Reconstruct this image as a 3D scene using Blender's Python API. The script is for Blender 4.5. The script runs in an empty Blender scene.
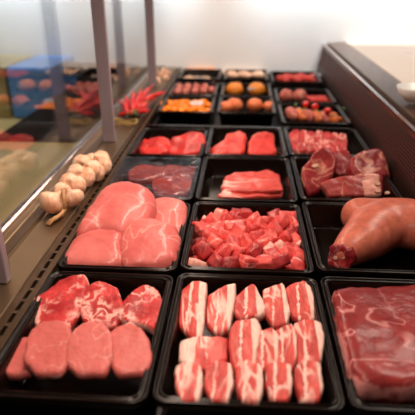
import bpy, bmesh, math, random
from mathutils import Vector, Matrix, Euler, noise
C = bpy.context.scene.collection
rnd = random.Random(7)
# ---------------------------------------------------------------- camera geometry (metres, tray rims at z = 0)
F = 500.0; TH = math.atan(237.5/500); PS = math.atan(.075*math.cos(TH)); H = .532
ct, st, cp, sp = math.cos(TH), math.sin(TH), math.cos(PS), math.sin(PS)
FW = Vector((-sp*ct, cp*ct, -st)); RT = Vector((cp, sp, 0)); UP = Vector((-sp*st, cp*st, ct))
CAM = Vector((0, 0, H))
def ray(px, py): return FW + RT*((px-207.5)/F) + UP*(-(py-207.5)/F)
def P(px, py, Z=0.0):
    d = ray(px, py); return CAM + d*((Z-H)/d.z)
def PP(px, py, p0, n):
    d = ray(px, py); return CAM + d*((p0-CAM).dot(n)/d.dot(n))
# ---------------------------------------------------------------- object helpers
def tag(o, label, cat, group=None, kind=None):
    if label: o['label'] = label
    if cat: o['category'] = cat
    if group: o['group'] = group
    if kind: o['kind'] = kind
    return o
def root(name, loc, label, cat, group=None):
    o = bpy.data.objects.new(name, None); C.objects.link(o); o.location = loc
    o.empty_display_size = .05
    return tag(o, label, cat, group)
def link(name, verts, faces, m, parent=None, origin=None, smooth=True, attr=None):
    og = Vector(origin) if origin is not None else (parent.location.copy() if parent else Vector((0, 0, 0)))
    me = bpy.data.meshes.new(name)
    me.from_pydata([tuple(Vector(v)-og) for v in verts], [], faces)
    if attr:
        a = me.attributes.new('fat', 'FLOAT', 'POINT')
        a.data.foreach_set('value', attr)
    bm = bmesh.new(); bm.from_mesh(me); bmesh.ops.recalc_face_normals(bm, faces=bm.faces); bm.to_mesh(me); bm.free()
    if smooth:
        for p in me.polygons: p.use_smooth = True
    me.materials.append(m)
    o = bpy.data.objects.new(name, me); C.objects.link(o)
    if parent: o.parent = parent
    else: o.location = og
    return o
def boxvf(x0, x1, y0, y1, z0, z1, V=None, Fs=None):
    V = [] if V is None else V; Fs = [] if Fs is None else Fs
    b = len(V)
    V += [(x0,y0,z0),(x1,y0,z0),(x1,y1,z0),(x0,y1,z0),(x0,y0,z1),(x1,y0,z1),(x1,y1,z1),(x0,y1,z1)]
    Fs += [tuple(b+i for i in f) for f in ((0,3,2,1),(4,5,6,7),(0,1,5,4),(1,2,6,5),(2,3,7,6),(3,0,4,7))]
    return V, Fs
def bev(o, w, seg=2):
    md = o.modifiers.new('bevel', 'BEVEL'); md.width = w; md.segments = seg; md.limit_method = 'ANGLE'
    return o
def box(name, b, m, parent=None, bevel=0, origin=None):
    V, Fs = boxvf(*b)
    o = link(name, V, Fs, m, parent, origin, smooth=False)
    if bevel: bev(o, bevel)
    return o
def extr(name, prof, y0, y1, m, parent=None):          # closed (x,z) profile run along the case
    n = len(prof)
    V = [(x, y0, z) for x, z in prof]+[(x, y1, z) for x, z in prof]
    Fs = [(i, (i+1) % n, n+(i+1) % n, n+i) for i in range(n)]+[tuple(range(n)), tuple(range(2*n-1, n-1, -1))]
    return link(name, V, Fs, m, parent, smooth=False)
def sweep(pts, rad, n=8, V=None, Fs=None, flat=1.0):
    V = [] if V is None else V; Fs = [] if Fs is None else Fs
    pts = [Vector(p) for p in pts]; b0 = len(V); N = len(pts)
    for i, p in enumerate(pts):
        t = (pts[min(i+1, N-1)]-pts[max(i-1, 0)]).normalized()
        u = t.cross(Vector((0, 0, 1)))
        u = Vector((1, 0, 0)) if u.length < 1e-4 else u.normalized()
        w = u.cross(t).normalized(); r = rad[i] if isinstance(rad, (list, tuple)) else rad
        for k in range(n):
            a = 2*math.pi*k/n; V.append(p+u*(math.cos(a)*r)+w*(math.sin(a)*r*flat))
    for i in range(N-1):
        for k in range(n):
            Fs.append((b0+i*n+k, b0+i*n+(k+1) % n, b0+(i+1)*n+(k+1) % n, b0+(i+1)*n+k))
    Fs.append(tuple(b0+k for k in range(n))); Fs.append(tuple(b0+(N-1)*n+k for k in range(n)))
    return V, Fs
def catmull(pts, per):
    out = []; n = len(pts)
    for i in range(n):
        p0, p1, p2, p3 = pts[i-1], pts[i], pts[(i+1) % n], pts[(i+2) % n]
        for j in range(per):
            t = j/per
            out.append(.5*((2*p1)+(p2-p0)*t+(2*p0-5*p1+4*p2-p3)*t*t+(3*p1-p0-3*p2+p3)*t**3))
    return out
def nz(v, f, s): return noise.noise(Vector(v)*f+Vector((s*3.1, s*1.7, s*.9)))
def slabmesh(loop, h, e=.35, rings=9, amp=.002, freq=22, seed=0, fatfn=None, bend=0, dome=0):
    """loop: local 2D outline. returns verts, faces, fat weights (solid lens or slab with rounded edge)"""
    n = len(loop); V = []; A = []; Fs = []
    R = max(p.length for p in loop)
    m = 2*rings
    V.append(Vector((0, 0, h/2+dome))); A.append(0)
    for j in range(1, m):
        ph = math.pi*j/m
        s = math.sin(ph)**e if e < .99 else math.sin(ph)
        z = math.copysign(abs(math.cos(ph))**e, math.cos(ph))*h/2
        if e < .6:   # slab: spread rings over the flat top
            q = j/rings if j <= rings else 2-j/rings
            s = q if q < .82 else 1-(1-q)*(1-.82)/.18
            s = q/.75*.90 if q < .75 else (.90+.10*math.sin((q-.75)/.25*math.pi/2))
            zz = 1 if q < .75 else math.cos((q-.75)/.25*math.pi/2)
            z = (h/2)*zz*(1 if j <= rings else -1)
        for k, p in enumerate(loop):
            top = dome*(1-s*s) if j <= rings else 0
            V.append(Vector((p.x*s, p.y*s, z+top)))
            A.append(fatfn(math.atan2(p.y, p.x), s, p) if fatfn else 0)
    V.append(Vector((0, 0, -h/2))); A.append(0)
    for k in range(n):
        Fs.append((0, 1+k, 1+(k+1) % n)); L = 1+(m-2)*n
        Fs.append((len(V)-1, L+(k+1) % n, L+k))
    for j in range(m-2):
        for k in range(n):
            a = 1+j*n; Fs.append((a+k, a+n+k, a+n+(k+1) % n, a+(k+1) % n))
    for v in V:
        d = nz(v, freq, seed)*amp + nz(v, freq*2.7, seed+5)*amp*.4
        lat = Vector((v.x, v.y, 0)); lat = lat.normalized() if lat.length > 1e-5 else lat
        q = min(1, Vector((v.x, v.y)).length/R)
        v += lat*((d*1.3+nz(lat, 5, seed+2)*amp*1.2)*q)
        v.z += d*(1 if v.z > 0 else .3) + bend*(v.x*v.x-v.y*v.y)
    return V, Fs, A
def piece(name, label, cat, px, z0, h, m, tilt=0, roll=0, e=.35, group=None, parent=None, per=6, lift=None, **kw):
    """a cut of meat: outline seen at height z0 on a plane tilted about X (deg), with its own thickness"""
    n = Euler((math.radians(tilt), math.radians(roll), 0)).to_matrix() @ Vector((0, 0, 1))
    R3 = Euler((math.radians(tilt), math.radians(roll), 0)).to_matrix()
    cx = (min(p[0] for p in px)+max(p[0] for p in px))/2; cy = (min(p[1] for p in px)+max(p[1] for p in px))/2
    c = P(cx, cy, z0)
    top = c+n*(h*.25)
    W = [R3.transposed() @ (PP(x, y, top, n)-top) for x, y in px]
    W2 = [Vector((w.x, w.y)) for w in W]
    lp = catmull(W2, per)
    if e < .45:      # knife-cut pieces keep firmer corners than whole muscles
        lin = [W2[i].lerp(W2[(i+1) % len(W2)], j/per) for i in range(len(W2)) for j in range(per)]
        lp = [a.lerp(b, .6) for a, b in zip(lp, lin)]
        lp = [p*(1+.05*noise.noise(Vector((p.x*60, p.y*60, kw.get('seed', 0)*2.3)))) for p in lp]
    V, Fs, A = slabmesh(lp, h, e=e, **kw)
    me = bpy.data.meshes.new(name); me.from_pydata([tuple(v) for v in V], [], Fs)
    a = me.attributes.new('fat', 'FLOAT', 'POINT'); a.data.foreach_set('value', A)
    bm = bmesh.new(); bm.from_mesh(me); bmesh.ops.recalc_face_normals(bm, faces=bm.faces); bm.to_mesh(me); bm.free()
    for p in me.polygons: p.use_smooth = True
    me.materials.append(m)
    o = bpy.data.objects.new(name, me); C.objects.link(o)
    M = R3.to_4x4(); M.translation = c-n*(h*.05)
    if parent: o.parent = parent; M.translation -= parent.location
    o.matrix_basis = M
    if cat: tag(o, label, cat, group)
    elif label: o['label'] = label
    return o
def Z(pts, sc, ox, oy): return [(x/sc+ox, y/sc+oy) for x, y in pts]
# ---------------------------------------------------------------- materials
def newmat(name):
    m = bpy.data.materials.new(name); m.use_nodes = True
    nt = m.node_tree; b = nt.nodes['Principled BSDF']; return m, nt, b
def plain(name, col, rough=.5, metal=0, coat=0, bump=0, bscale=200, spec=.5, var=0, vscale=8, stretch=None, trans=0):
    m, nt, b = newmat(name)
    b.inputs['Base Color'].default_value = (*col, 1); b.inputs['Roughness'].default_value = rough
    b.inputs['Metallic'].default_value = metal; b.inputs['Coat Weight'].default_value = coat
    b.inputs['Specular IOR Level'].default_value = spec
    b.inputs['Coat Roughness'].default_value = .15
    tc = nt.nodes.new('ShaderNodeTexCoord'); mp = nt.nodes.new('ShaderNodeMapping')
    nt.links.new(tc.outputs['Object'], mp.inputs[0])
    if stretch: mp.inputs['Scale'].default_value = stretch
    n = nt.nodes.new('ShaderNodeTexNoise'); n.inputs['Scale'].default_value = vscale; n.inputs['Detail'].default_value = 5
    nt.links.new(mp.outputs[0], n.inputs['Vector'])
    if var:
        r = nt.nodes.new('ShaderNodeMix'); r.data_type = 'RGBA'
        r.inputs[6].default_value = (*[c*(1-var) for c in col], 1); r.inputs[7].default_value = (*[min(1, c*(1+var)) for c in col], 1)
        nt.links.new(n.outputs['Fac'], r.inputs[0]); nt.links.new(r.outputs[2], b.inputs['Base Color'])
        mr = nt.nodes.new('ShaderNodeMapRange'); mr.inputs['To Min'].default_value = max(0, rough-.1); mr.inputs['To Max'].default_value = rough+.12
        nt.links.new(n.outputs['Fac'], mr.inputs[0]); nt.links.new(mr.outputs[0], b.inputs['Roughness'])
    if bump:
        n2 = nt.nodes.new('ShaderNodeTexNoise'); n2.inputs['Scale'].default_value = bscale; nt.links.new(mp.outputs[0], n2.inputs['Vector'])
        bp = nt.nodes.new('ShaderNodeBump'); bp.inputs['Strength'].default_value = bump; bp.inputs['Distance'].default_value = .002
        nt.links.new(n2.outputs['Fac'], bp.inputs['Height']); nt.links.new(bp.outputs[0], b.inputs['Normal'])
    return m
def meat(name, lean, lean2, fat, vscale=30, vwidth=.05, vmax=.8, edge=1.0, rough=.36, coat=.08, sss=.12, grain=90, stretch=(1, 1, 1), cloud=14, dist=1.5, bands=None, bump=.6, gv=.14):
    m, nt, b = newmat(name); L = nt.links.new; N = nt.nodes.new
    tc = N('ShaderNodeTexCoord'); oi = N('ShaderNodeObjectInfo'); mp = N('ShaderNodeMapping')
    mul = N('ShaderNodeMath'); mul.operation = 'MULTIPLY'; mul.inputs[1].default_value = 7.0
    L(oi.outputs['Random'], mul.inputs[0]); L(tc.outputs['Object'], mp.inputs[0])
    add = N('ShaderNodeVectorMath'); add.operation = 'ADD'; L(mp.outputs[0], add.inputs[0]); L(mul.outputs[0], add.inputs[1])
    mp.inputs['Scale'].default_value = stretch
    def nse(s, d=3, ds=0):
        n = N('ShaderNodeTexNoise'); n.inputs['Scale'].default_value = s; n.inputs['Detail'].default_value = d; n.inputs['Distortion'].default_value = ds
        L(add.outputs[0], n.inputs['Vector']); return n
    def mix(f, a, c):
        x = N('ShaderNodeMix'); x.data_type = 'RGBA'
        if isinstance(f, (int, float)): x.inputs[0].default_value = f
        else: L(f, x.inputs[0])
        for i, v in ((6, a), (7, c)):
            if isinstance(v, tuple): x.inputs[i].default_value = (*v, 1)
            else: L(v, x.inputs[i])
        return x.outputs[2]
    def mr(inp, a, c, t0=0, t1=1):
        x = N('ShaderNodeMapRange'); x.inputs[1].default_value = a; x.inputs[2].default_value = c; x.inputs[3].default_value = t0; x.inputs[4].default_value = t1
        x.interpolation_type = 'SMOOTHSTEP'; L(inp, x.inputs[0]); return x.outputs[0]
    def ma(op, a, c):
        x = N('ShaderNodeMath'); x.operation = op; x.use_clamp = False
        for i, v in ((0, a), (1, c)):
            if isinstance(v, (int, float)): x.inputs[i].default_value = v
            else: L(v, x.inputs[i])
        return x.outputs[0]
    base = mix(mr(nse(cloud, 2).outputs['Fac'], .35, .65), lean, lean2)
    v = nse(vscale, 2, dist)
    vein = mr(ma('ABSOLUTE', ma('SUBTRACT', v.outputs['Fac'], .5), 0), 0, vwidth, vmax, 0)
    patch = mr(nse(vscale*.45, 1).outputs['Fac'], .42, .6)
    col = mix(ma('MULTIPLY', vein, patch), base, fat)
    at = N('ShaderNodeAttribute'); at.attribute_name = 'fat'
    en = ma('ADD', at.outputs['Fac'], ma('MULTIPLY', ma('SUBTRACT', nse(28, 3).outputs['Fac'], .5), 1.1))
    col = mix(ma('MULTIPLY', mr(en, .5, .68), edge), col, fat)
    g = nse(grain, 3)
    hv = N('ShaderNodeHueSaturation'); L(col, hv.inputs['Color']); L(mr(g.outputs['Fac'], .3, .7, 1-gv, 1+gv), hv.inputs['Value'])
    L(hv.outputs[0], b.inputs['Base Color'])
    b.inputs['Subsurface Weight'].default_value = sss; b.inputs['Subsurface Radius'].default_value = (1, .35, .25); b.inputs['Subsurface Scale'].default_value = .006
    b.inputs['Specular IOR Level'].default_value = .24
    b.inputs['Roughness'].default_value = rough; b.inputs['Coat Weight'].default_value = coat; b.inputs['Coat Roughness'].default_value = .1
    bp = N('ShaderNodeBump'); bp.inputs['Strength'].default_value = bump; bp.inputs['Distance'].default_value = .003
    L(ma('ADD', g.outputs['Fac'], nse(vscale, 3, 1).outputs['Fac']), bp.inputs['Height']); L(bp.outputs[0], b.inputs['Normal'])
    return m
FAT = (.86, .56, .48)
M = dict(
 tray=plain('black plastic', (.006, .003, .002), .2, coat=0, spec=.22, bump=.05, bscale=60),
 deck=plain('dark deck steel', (.009, .007, .006), .45, metal=.3),
 steel=plain('brushed steel', (.27, .185, .11), .36, metal=.9, var=.12, vscale=10, stretch=(30, 1, 30), bump=.05, bscale=80),
 steeld=plain('brown worn steel', (.13, .08, .048), .42, metal=.8, var=.2, vscale=14, stretch=(20, 1, 20)),
 rail=plain('rosy brushed rail', (.26, .16, .13), .3, metal=.9, var=.12, vscale=10, stretch=(30, 1, 30)),
 chrome=plain('polished rail', (.75, .66, .64), .2, metal=.95),
 void=plain('painted void shade', (.004, .003, .003), .8),  # near-black colour stands for the shade inside the grille openings
 post=plain('grey painted post', (.34, .29, .33), .42, metal=.25, var=.06),
 mesh=plain('reddish perforated steel', (.15, .055, .045), .4, metal=.6, var=.2, vscale=20),
 backp=plain('dark brown liner', (.045, .022, .018), .42, metal=.5, var=.25, vscale=6),
 wall=plain('white wall tile paint', (.88, .87, .85), .4, var=.02),
 dado=plain('black wall cladding', (.010, .008, .008), .6),
 floor=plain('olive floor tile', (.20, .17, .09), .5, var=.15, vscale=3),
 cream=plain('cream worktop', (.85, .68, .56), .3, var=.03),
 blue=plain('blue panel', (.10, .32, .75), .4, var=.15, vscale=5),
 dark=plain('dark shelf', (.014, .009, .006), .8, spec=.1),
 tan=plain('tan stone ledge', (.42, .33, .13), .42, var=.15, vscale=9),
 white=plain('white glaze', (.9, .88, .85), .25),
 lampbody=plain('lamp housing', (.6, .6, .6), .4, metal=.5),
 pork=meat('pale pork', (.72, .185, .165), (.60, .12, .11), (.85, .44, .38), vscale=9, vwidth=.02, vmax=.5, cloud=9, grain=60, edge=.6, rough=.38, dist=.6, coat=.2, gv=.06),
 loin=meat('pale loin slice', (.62, .15, .135), (.55, .12, .105), (.82, .44, .39), vscale=10, vwidth=.015, vmax=.4, cloud=12, rough=.4, grain=110, gv=.05),
 neck=meat('marbled neck', (.60, .05, .05), (.38, .022, .025), (.90, .45, .39), vscale=46, vwidth=.10, vmax=1, cloud=24, dist=.45, grain=130, rough=.4),
 beef=meat('red beef', (.68, .028, .022), (.40, .012, .011), (.82, .2, .16), vscale=32, vwidth=.03, vmax=.5, cloud=22, grain=140, bump=.6),
 rump=meat('pink steak', (.70, .050, .036), (.54, .03, .024), (.84, .30, .22), vscale=26, vwidth=.035, vmax=.6, cloud=20, grain=130),
 dice=meat('diced pork', (.80, .115, .10), (.60, .055, .055), (.88, .42, .36), vscale=16, vwidth=.03, vmax=.8, cloud=30, dist=.8, rough=.38, coat=.15),
 dice2=meat('diced dark pork', (.50, .045, .045), (.34, .025, .03), (.78, .30, .26), vscale=16, vwidth=.025, vmax=.6, cloud=30, dist=.8, rough=.38, coat=.15),
 belly=meat('belly', (.72, .10, .08), (.54, .05, .045), (.94, .60, .52), vscale=22, vwidth=.07, vmax=.95, cloud=26, dist=.9, stretch=(1.6, .55, 1), grain=140),
 bacon=meat('bacon', (.66, .085, .07), (.58, .06, .05), (.92, .58, .50), vscale=24, vwidth=.10, vmax=.9, cloud=20, dist=.5, stretch=(.35, 1.9, 1), grain=140),
 liver=meat('dark covered meat', (.42, .05, .04), (.26, .03, .025), (.6, .22, .16), vscale=14, vwidth=.03, vmax=.5, cloud=9, rough=.2, coat=.7),
 chop=meat('dark chop', (.34, .032, .035), (.24, .018, .022), (.66, .28, .19), vscale=11, vwidth=.04, vmax=.8, cloud=14, dist=.8, rough=.3),
 chopf=meat('chop face', (.40, .065, .06), (.33, .045, .045), (.75, .35, .28), vscale=10, vwidth=.015, vmax=.6, cloud=10, rough=.3, grain=60),
 skin=meat('pork rind', (.62, .17, .11), (.55, .135, .085), (.68, .24, .17), vscale=12, vwidth=.03, vmax=.4, cloud=10, rough=.34, grain=50, bump=.15),
 cut=meat('cut shank', (.35, .025, .03), (.2, .01, .015), (.7, .3, .3), vscale=60, vwidth=.08, vmax=.7, cloud=50),
 ham=meat('flat ham', (.34, .042, .042), (.24, .025, .026), (.66, .26, .25), vscale=10, vwidth=.018, vmax=.85, cloud=8, rough=.28, grain=60, dist=.6),
 peach=meat('breaded patty', (.76, .22, .085), (.70, .16, .06), (.85, .34, .15), vscale=40, vwidth=.03, vmax=.4, cloud=30, grain=200, bump=.6),
 orange=meat('orange breaded', (.78, .24, .02), (.75, .24, .03), (.9, .45, .15), vscale=40, vwidth=.03, vmax=.3, cloud=30, grain=220, bump=.6),
 curry=meat('curry marinade', (.92, .25, .002), (.80, .17, .002), (.95, .34, .004), vscale=40, vwidth=.03, vmax=.4, cloud=50, grain=150, bump=.5),
 mince=meat('minced meat', (.62, .17, .13), (.45, .09, .07), (.80, .38, .30), vscale=70, vwidth=.09, vmax=.8, cloud=60, grain=240, bump=.8),
 pale=meat('pale cutlet', (.82, .55, .38), (.72, .42, .27), (.88, .65, .5), vscale=30, vwidth=.04, vmax=.4, cloud=30),
 garlic=meat('garlic skin', (.92, .62, .44), (.82, .44, .27), (.94, .73, .57), vscale=30, vwidth=.05, vmax=.5, cloud=18, rough=.45, coat=.1, sss=.2, stretch=(2, 2, .5), bump=.25),
 stem=plain('dried garlic stalk', (.55, .30, .13), .7, bump=.5, bscale=150, var=.3, vscale=60),
 chili=plain('red chili skin', (.60, .008, .006), .36, coat=.1, var=.3, vscale=25),
 calyx=plain('green brown stalk', (.13, .13, .03), .6, var=.3, vscale=40),
 twine=plain('straw twine', (.50, .33, .10), .7, bump=.5),
 tomato=plain('tomato skin', (.75, .018, .012), .15, coat=.6),
 herb=plain('green herb leaf', (.07, .16, .03), .5, var=.4, vscale=60),
 foil=plain('silver label', (.34, .31, .30), .45, metal=.3, var=.1),
 bone=plain('bone', (.62, .33, .22), .5, var=.15, vscale=60),
)
def glassmat(name, ior, tint=(.97, .97, .97), rough=.02, bump=0):
    m = bpy.data.materials.new(name); m.use_nodes = True; nt = m.node_tree; nt.nodes.clear(); N = nt.nodes.new; L = nt.links.new
    o = N('ShaderNodeOutputMaterial'); mx = N('ShaderNodeMixShader'); t = N('ShaderNodeBsdfTransparent'); g = N('ShaderNodeBsdfGlossy'); lw = N('ShaderNodeLayerWeight'); pw = N('ShaderNodeMath'); pw.operation = 'POWER'; pw.inputs[1].default_value = 4.5; f = N('ShaderNodeMath'); f.operation = 'MULTIPLY_ADD'; L(lw.outputs['Facing'], pw.inputs[0]); L(pw.outputs[0], f.inputs[0]); f.inputs[1].default_value = .95*ior; f.inputs[2].default_value = .04*ior; f.use_clamp = True
    t.inputs[0].default_value = (*tint, 1); g.inputs['Roughness'].default_value = rough
    L(f.outputs[0], mx.inputs[0]); L(t.outputs[0], mx.inputs[1]); L(g.outputs[0], mx.inputs[2]); L(mx.outputs[0], o.inputs[0])
    if bump:
        n = N('ShaderNodeTexNoise'); n.inputs['Scale'].default_value = 22; n.inputs['Distortion'].default_value = 1.5; b = N('ShaderNodeBump'); b.inputs['Strength'].default_value = bump; b.inputs['Distance'].default_value = .004
        tc = N('ShaderNodeTexCoord'); L(tc.outputs['Object'], n.inputs['Vector']); L(n.outputs['Fac'], b.inputs['Height']); L(b.outputs[0], g.inputs['Normal']); L(b.outputs[0], lw.inputs['Normal'])
    return m
M['glass'] = glassmat('coated glass', 1.6)
M['film'] = glassmat('clear film', .9, rough=.10, bump=.6)
# ---------------------------------------------------------------- the room
YE = 3.1
def struct(o): o['kind'] = 'structure'; return o
struct(box('floor', (-3, 3, -1.6, YE, -1.0, -.95), M['floor']))
struct(box('wall_far', (-3, 3, YE, YE+.1, -.95, 2.2), M['dado']))
struct(box('trim_2', (-3, 3, YE-.012, YE, -.03, .43), M['wall']))
struct(box('wall_right', (3, 3.1, -1.6, YE+.1, -1.0, 2.2), M['dado']))
struct(box('wall_left', (-3.1, -3, -1.6, YE+.1, -1.0, 2.2), M['dado']))
struct(box('ceiling', (-3, 3, -1.6, YE, 2.2, 2.3), M['dado']))
struct(box('trim_1', (-3, -.56, YE-.02, YE, -.95, -.03), M['dado']))
# ---------------------------------------------------------------- refrigerated display case
Y0 = .2
case = root('display_case', (0, (Y0+YE)/2, -.95), 'long refrigerated meat display case of brown steel holding rows of black trays', 'display case')
box('body', (-.535, .50, Y0, YE-.02, -.95, -.12), M['steeld'], case)
box('deck', (-.40, .445, Y0+.01, YE-.018, -.11, -.075), M['deck'], case)
extr('front_ledge', [(-.397, -.001), (-.399, .001), (-.462, .001), (-.466, .006), (-.491, .006), (-.494, .0085), (-.497, .006), (-.513, .006), (-.513, -.10), (-.40, -.10), (-.397, -.012)], Y0, YE-.018, M['steel'], case)
extr('ledge_channel', [(-.4665, .0062), (-.4905, .0062), (-.4905, .0072), (-.4665, .0072)], Y0, YE-.018, M['steeld'], case)
extr('glass_channel', [(-.514, -.05), (-.514, .013), (-.521, .014), (-.521, .006), (-.529, .006), (-.529, .014), (-.5345, .013), (-.5345, -.05)], Y0, YE-.018, M['chrome'], case)
# slotted air grille: two strips, real gaps between bridges
V, Fs = boxvf(-.3825+.008, -.362, Y0, YE-.02, -.008, -.002)
boxvf(-.396, -.3825, Y0, YE-.02, -.008, -.002, V, Fs)
y = Y0
while y < YE-.02:
    boxvf(-.3825, -.3745, y, y+.008, -.008, -.002, V, Fs); y += .034
link('air_grille', V, Fs, M['steeld'], case, smooth=False)
box('grille_void', (-.396, -.362, Y0, YE-.02, -.074, -.070), M['void'], case)  # black sheet standing in for the darkness under the slots
# rear panel: smooth strip then perforated strip with real holes
extr('rear_panel', [(.438, -.075), (.444, -.01), (.450, .035), (.456, .035), (.452, -.01), (.446, -.075)], Y0, YE-.018, M['backp'], case)
def perf():
    V = []; Fs = []
    (x0, z0), (x1, z1) = (.4502, .0355), (.470, .128)
    rows = 11; d = Vector((x1-x0, 0, z1-z0)); L = d.length; d.normalize(); w = L/rows; n = Vector((-d.z, 0, d.x))*.0015
    def q(a0, a1, y0, y1):
        b = len(V)
        for s in (0, 1):
            for a, yy in ((a0, y0), (a1, y0), (a1, y1), (a0, y1)):
                p = Vector((x0, 0, z0))+d*a; V.append((p.x+n.x*s, yy, p.z+n.z*s))
        for f in ((0, 1, 2, 3), (4, 7, 6, 5), (0, 4, 5, 1), (2, 6, 7, 3), (1, 5, 6, 2), (0, 3, 7, 4)): Fs.append(tuple(b+i for i in f))
    for r in range(rows+1): q(max(0, r*w-w*.17), min(L, r*w+w*.17), Y0, YE-.02)
    for r in range(rows):
        yy = Y0+(r % 2)*.008
        while yy < YE-.02: q(r*w+w*.17, (r+1)*w-w*.17, yy, yy+.004); yy += .016
    return V, Fs
V, Fs = perf(); link('perforated_grille', V, Fs, M['mesh'], case, smooth=False)
extr('return_void', [(.4575, .034), (.476, .128), (.486, .128), (.486, .0), (.4575, .0)], Y0, YE-.02, M['void'], case)  # black filler standing in for the darkness behind the holes
extr('rear_rail', [(.462, .128), (.462, .139), (.474, .143), (.478, .134), (.487, .134), (.490, .147), (.500, .149), (.590, .155), (.590, -.11), (.497, -.11), (.497, .128)], Y0, YE-.018, M['rail'], case)
box('rail_glint', (.4615, .4735, Y0, YE-.019, .1435, .1455), M['chrome'], case); box('rail_glint', (.4905, .4985, Y0, YE-.019, .1495, .1515), M['steel'], case)  # added bright strips imitate the lit lines along the rail edges
wt = box('worktop', (.5905, 1.25, Y0, YE-.018, .10, .158), M['cream'], bevel=.004, origin=(.9, 1.6, .1)); tag(wt, 'cream service worktop behind the rear steel rail of the case', 'worktop')
sc_ = root('service_cabinet', (.92, 1.6, -.95), 'brown steel service cabinet under the cream worktop', 'cabinet')
box('carcass', (.62, 1.22, Y0+.03, YE-.01, -.95, .10), M['steeld'], sc_)
for i in range(4):
    d_ = box('door', (1.2205, 1.235, Y0+.05+i*.7, Y0+.72+i*.7, -.88, .06), M['steeld'], sc_, bevel=.002, origin=None)
    hb = box('handle', (1.236, 1.252, Y0+.30+i*.7, Y0+.46+i*.7, -.03, -.015), M['chrome']); hb.parent = d_; hb.location = Vector((0,0,0))-Vector(sc_.location)
# bowl on the worktop
def lathe(prof, c, n=32, V=None, Fs=None, sx=1, sy=1):
    V = [] if V is None else V; Fs = [] if Fs is None else Fs; b = len(V)
    for r, z in prof:
        for k in range(n): a = 2*math.pi*k/n; V.append((c[0]+math.cos(a)*r*sx, c[1]+math.sin(a)*r*sy, c[2]+z))
    for i in range(len(prof)-1):
        for k in range(n): Fs.append((b+i*n+k, b+i*n+(k+1) % n, b+(i+1)*n+(k+1) % n, b+(i+1)*n+k))
    Fs.append(tuple(b+k for k in range(n))); Fs.append(tuple(b+(len(prof)-1)*n+k for k in range(n)))
    return V, Fs
bp_ = P(417, 94, .18)
V, Fs = lathe([(.03, 0), (.055, .02), (.065, .045), (.062, .045), (.052, .022), (.01, .006)], (bp_.x, bp_.y, .1585))
tag(link('bowl', V, Fs, M['white'], origin=(bp_.x, bp_.y, .1585)), 'small white bowl standing on the cream worktop at the right edge', 'bowl')
# ---------------------------------------------------------------- glass screen with posts
scr = root('glass_screen', (-.525, 1.6, .006), 'tall reflective glass screen along the customer side held by grey posts', 'glass screen')
box('glass_pane', (-.5275, -.5225, Y0, YE-.018, .0065, .62), M['glass'], scr)
for yy in (.755, 1.61, 2.50):
    o = box('post', (-.466, -.425, yy, yy+.020, .0015, .62), M['post'], scr, bevel=.003)
    cl_ = box('post_clamp', (-.5215, -.467, yy+.004, yy+.016, .56, .58), M['chrome']); cl_.parent = o; cl_.location = -Vector(scr.location)
# ---------------------------------------------------------------- lamp over the case (above the picture)
lamp = root('case_lamp', (-.14, 1.5, .72), 'long warm lamp housing hung above the display case', 'lamp')
box('housing', (-.24, -.04, .15, 3.0, .72, .76), M['lampbody'], lamp)
for px_ in (-.2, -.08):
    V, Fs = sweep([(px_, .8, .76), (px_, .8, 2.2)], .005); link('hanger', V, Fs, M['lampbody'], lamp)
    V, Fs = sweep([(px_, 2.4, .76), (px_, 2.4, 2.2)], .005); link('hanger', V, Fs, M['lampbody'], lamp)
def area(name, loc, sx, sy, power, col, rot=(0, 0, 0)):
    l = bpy.data.lights.new(name, 'AREA'); l.shape = 'RECTANGLE'; l.size = sx; l.size_y = sy; l.energy = power; l.color = col
    o = bpy.data.objects.new(name, l); C.objects.link(o); o.location = loc; o.rotation_euler = rot; return o
area('case_lamp_tube', (-.17, 1.5, .715), .07, 2.8, 12, (1, .76, .61)).data.spread = math.radians(150)
area('wall_fill', (-.3, 2.86, 1.0), 4.5, .05, 26, (.8, .92, 1), (math.radians(35), 0, 0)).data.spread = math.radians(70)  # added fill light that whitens the far wall strip, no actual fixture
area('shop_fill', (-1.35, 1.9, 1.6), .4, 1.8, 7, (.95, .95, 1)).data.spread = math.radians(70)  # added fill light for the customer side beyond the glass, source invented
area('worktop_fill', (1.0, 1.9, 1.9), .5, 1.5, 26, (1, .86, .72))  # added fill light to brighten the cream worktop, source invented
# ---------------------------------------------------------------- customer side beyond the glass
lg = root('customer_ledge', (-.71, 1.0, -.95), 'tan stone customer ledge outside the glass at the left', 'ledge')
box('ledge_top', (-.90, -.55, Y0, 1.66, -.05, -.02), M['tan'], lg, bevel=.004); box('ledge_support', (-.88, -.56, Y0+.02, 1.64, -.95, -.05), M['dark'], lg)
dk = root('dark_shelf', (-.71, 2.4, -.95), 'dark brown shelf outside the glass beyond the tan ledge', 'shelf')
box('shelf_top', (-.87, -.55, 1.665, YE-.03, -.05, -.005), M['dark'], dk, bevel=.004); box('shelf_body', (-.86, -.56, 1.68, YE-.04, -.95, -.05), M['dark'], dk)
bn = root('low_bench', (-1.3, 2.0, -.95), 'long low tan bench on the shop floor beyond the ledge and glass', 'bench')
box('bench_top', (-1.75, -.90, 1.0, 3.06, -.24, -.205), M['tan'], bn, bevel=.006)
for bx, by in ((-1.7, 1.05), (-.98, 1.05), (-1.7, 2.95), (-.98, 2.95)): box('leg', (bx, bx+.05, by, by+.05, -.95, -.24), M['dark'], bn)
bc = root('blue_cabinet', (-1.12, 2.83, -.204), 'blue cabinet standing on the tan bench beyond the glass', 'cabinet')
box('carcass', (-1.24, -1.01, 2.62, 3.05, -.204, .068), M['blue'], bc, bevel=.006)
dp = box('door_panel', (-1.235, -1.015, 2.606, 2.6195, -.195, .06), M['blue'], bc, bevel=.003)
tb = root('tan_box', (-1.5, 2.83, -.204), 'tan storage box left of the blue cabinet on the bench', 'box')
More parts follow.
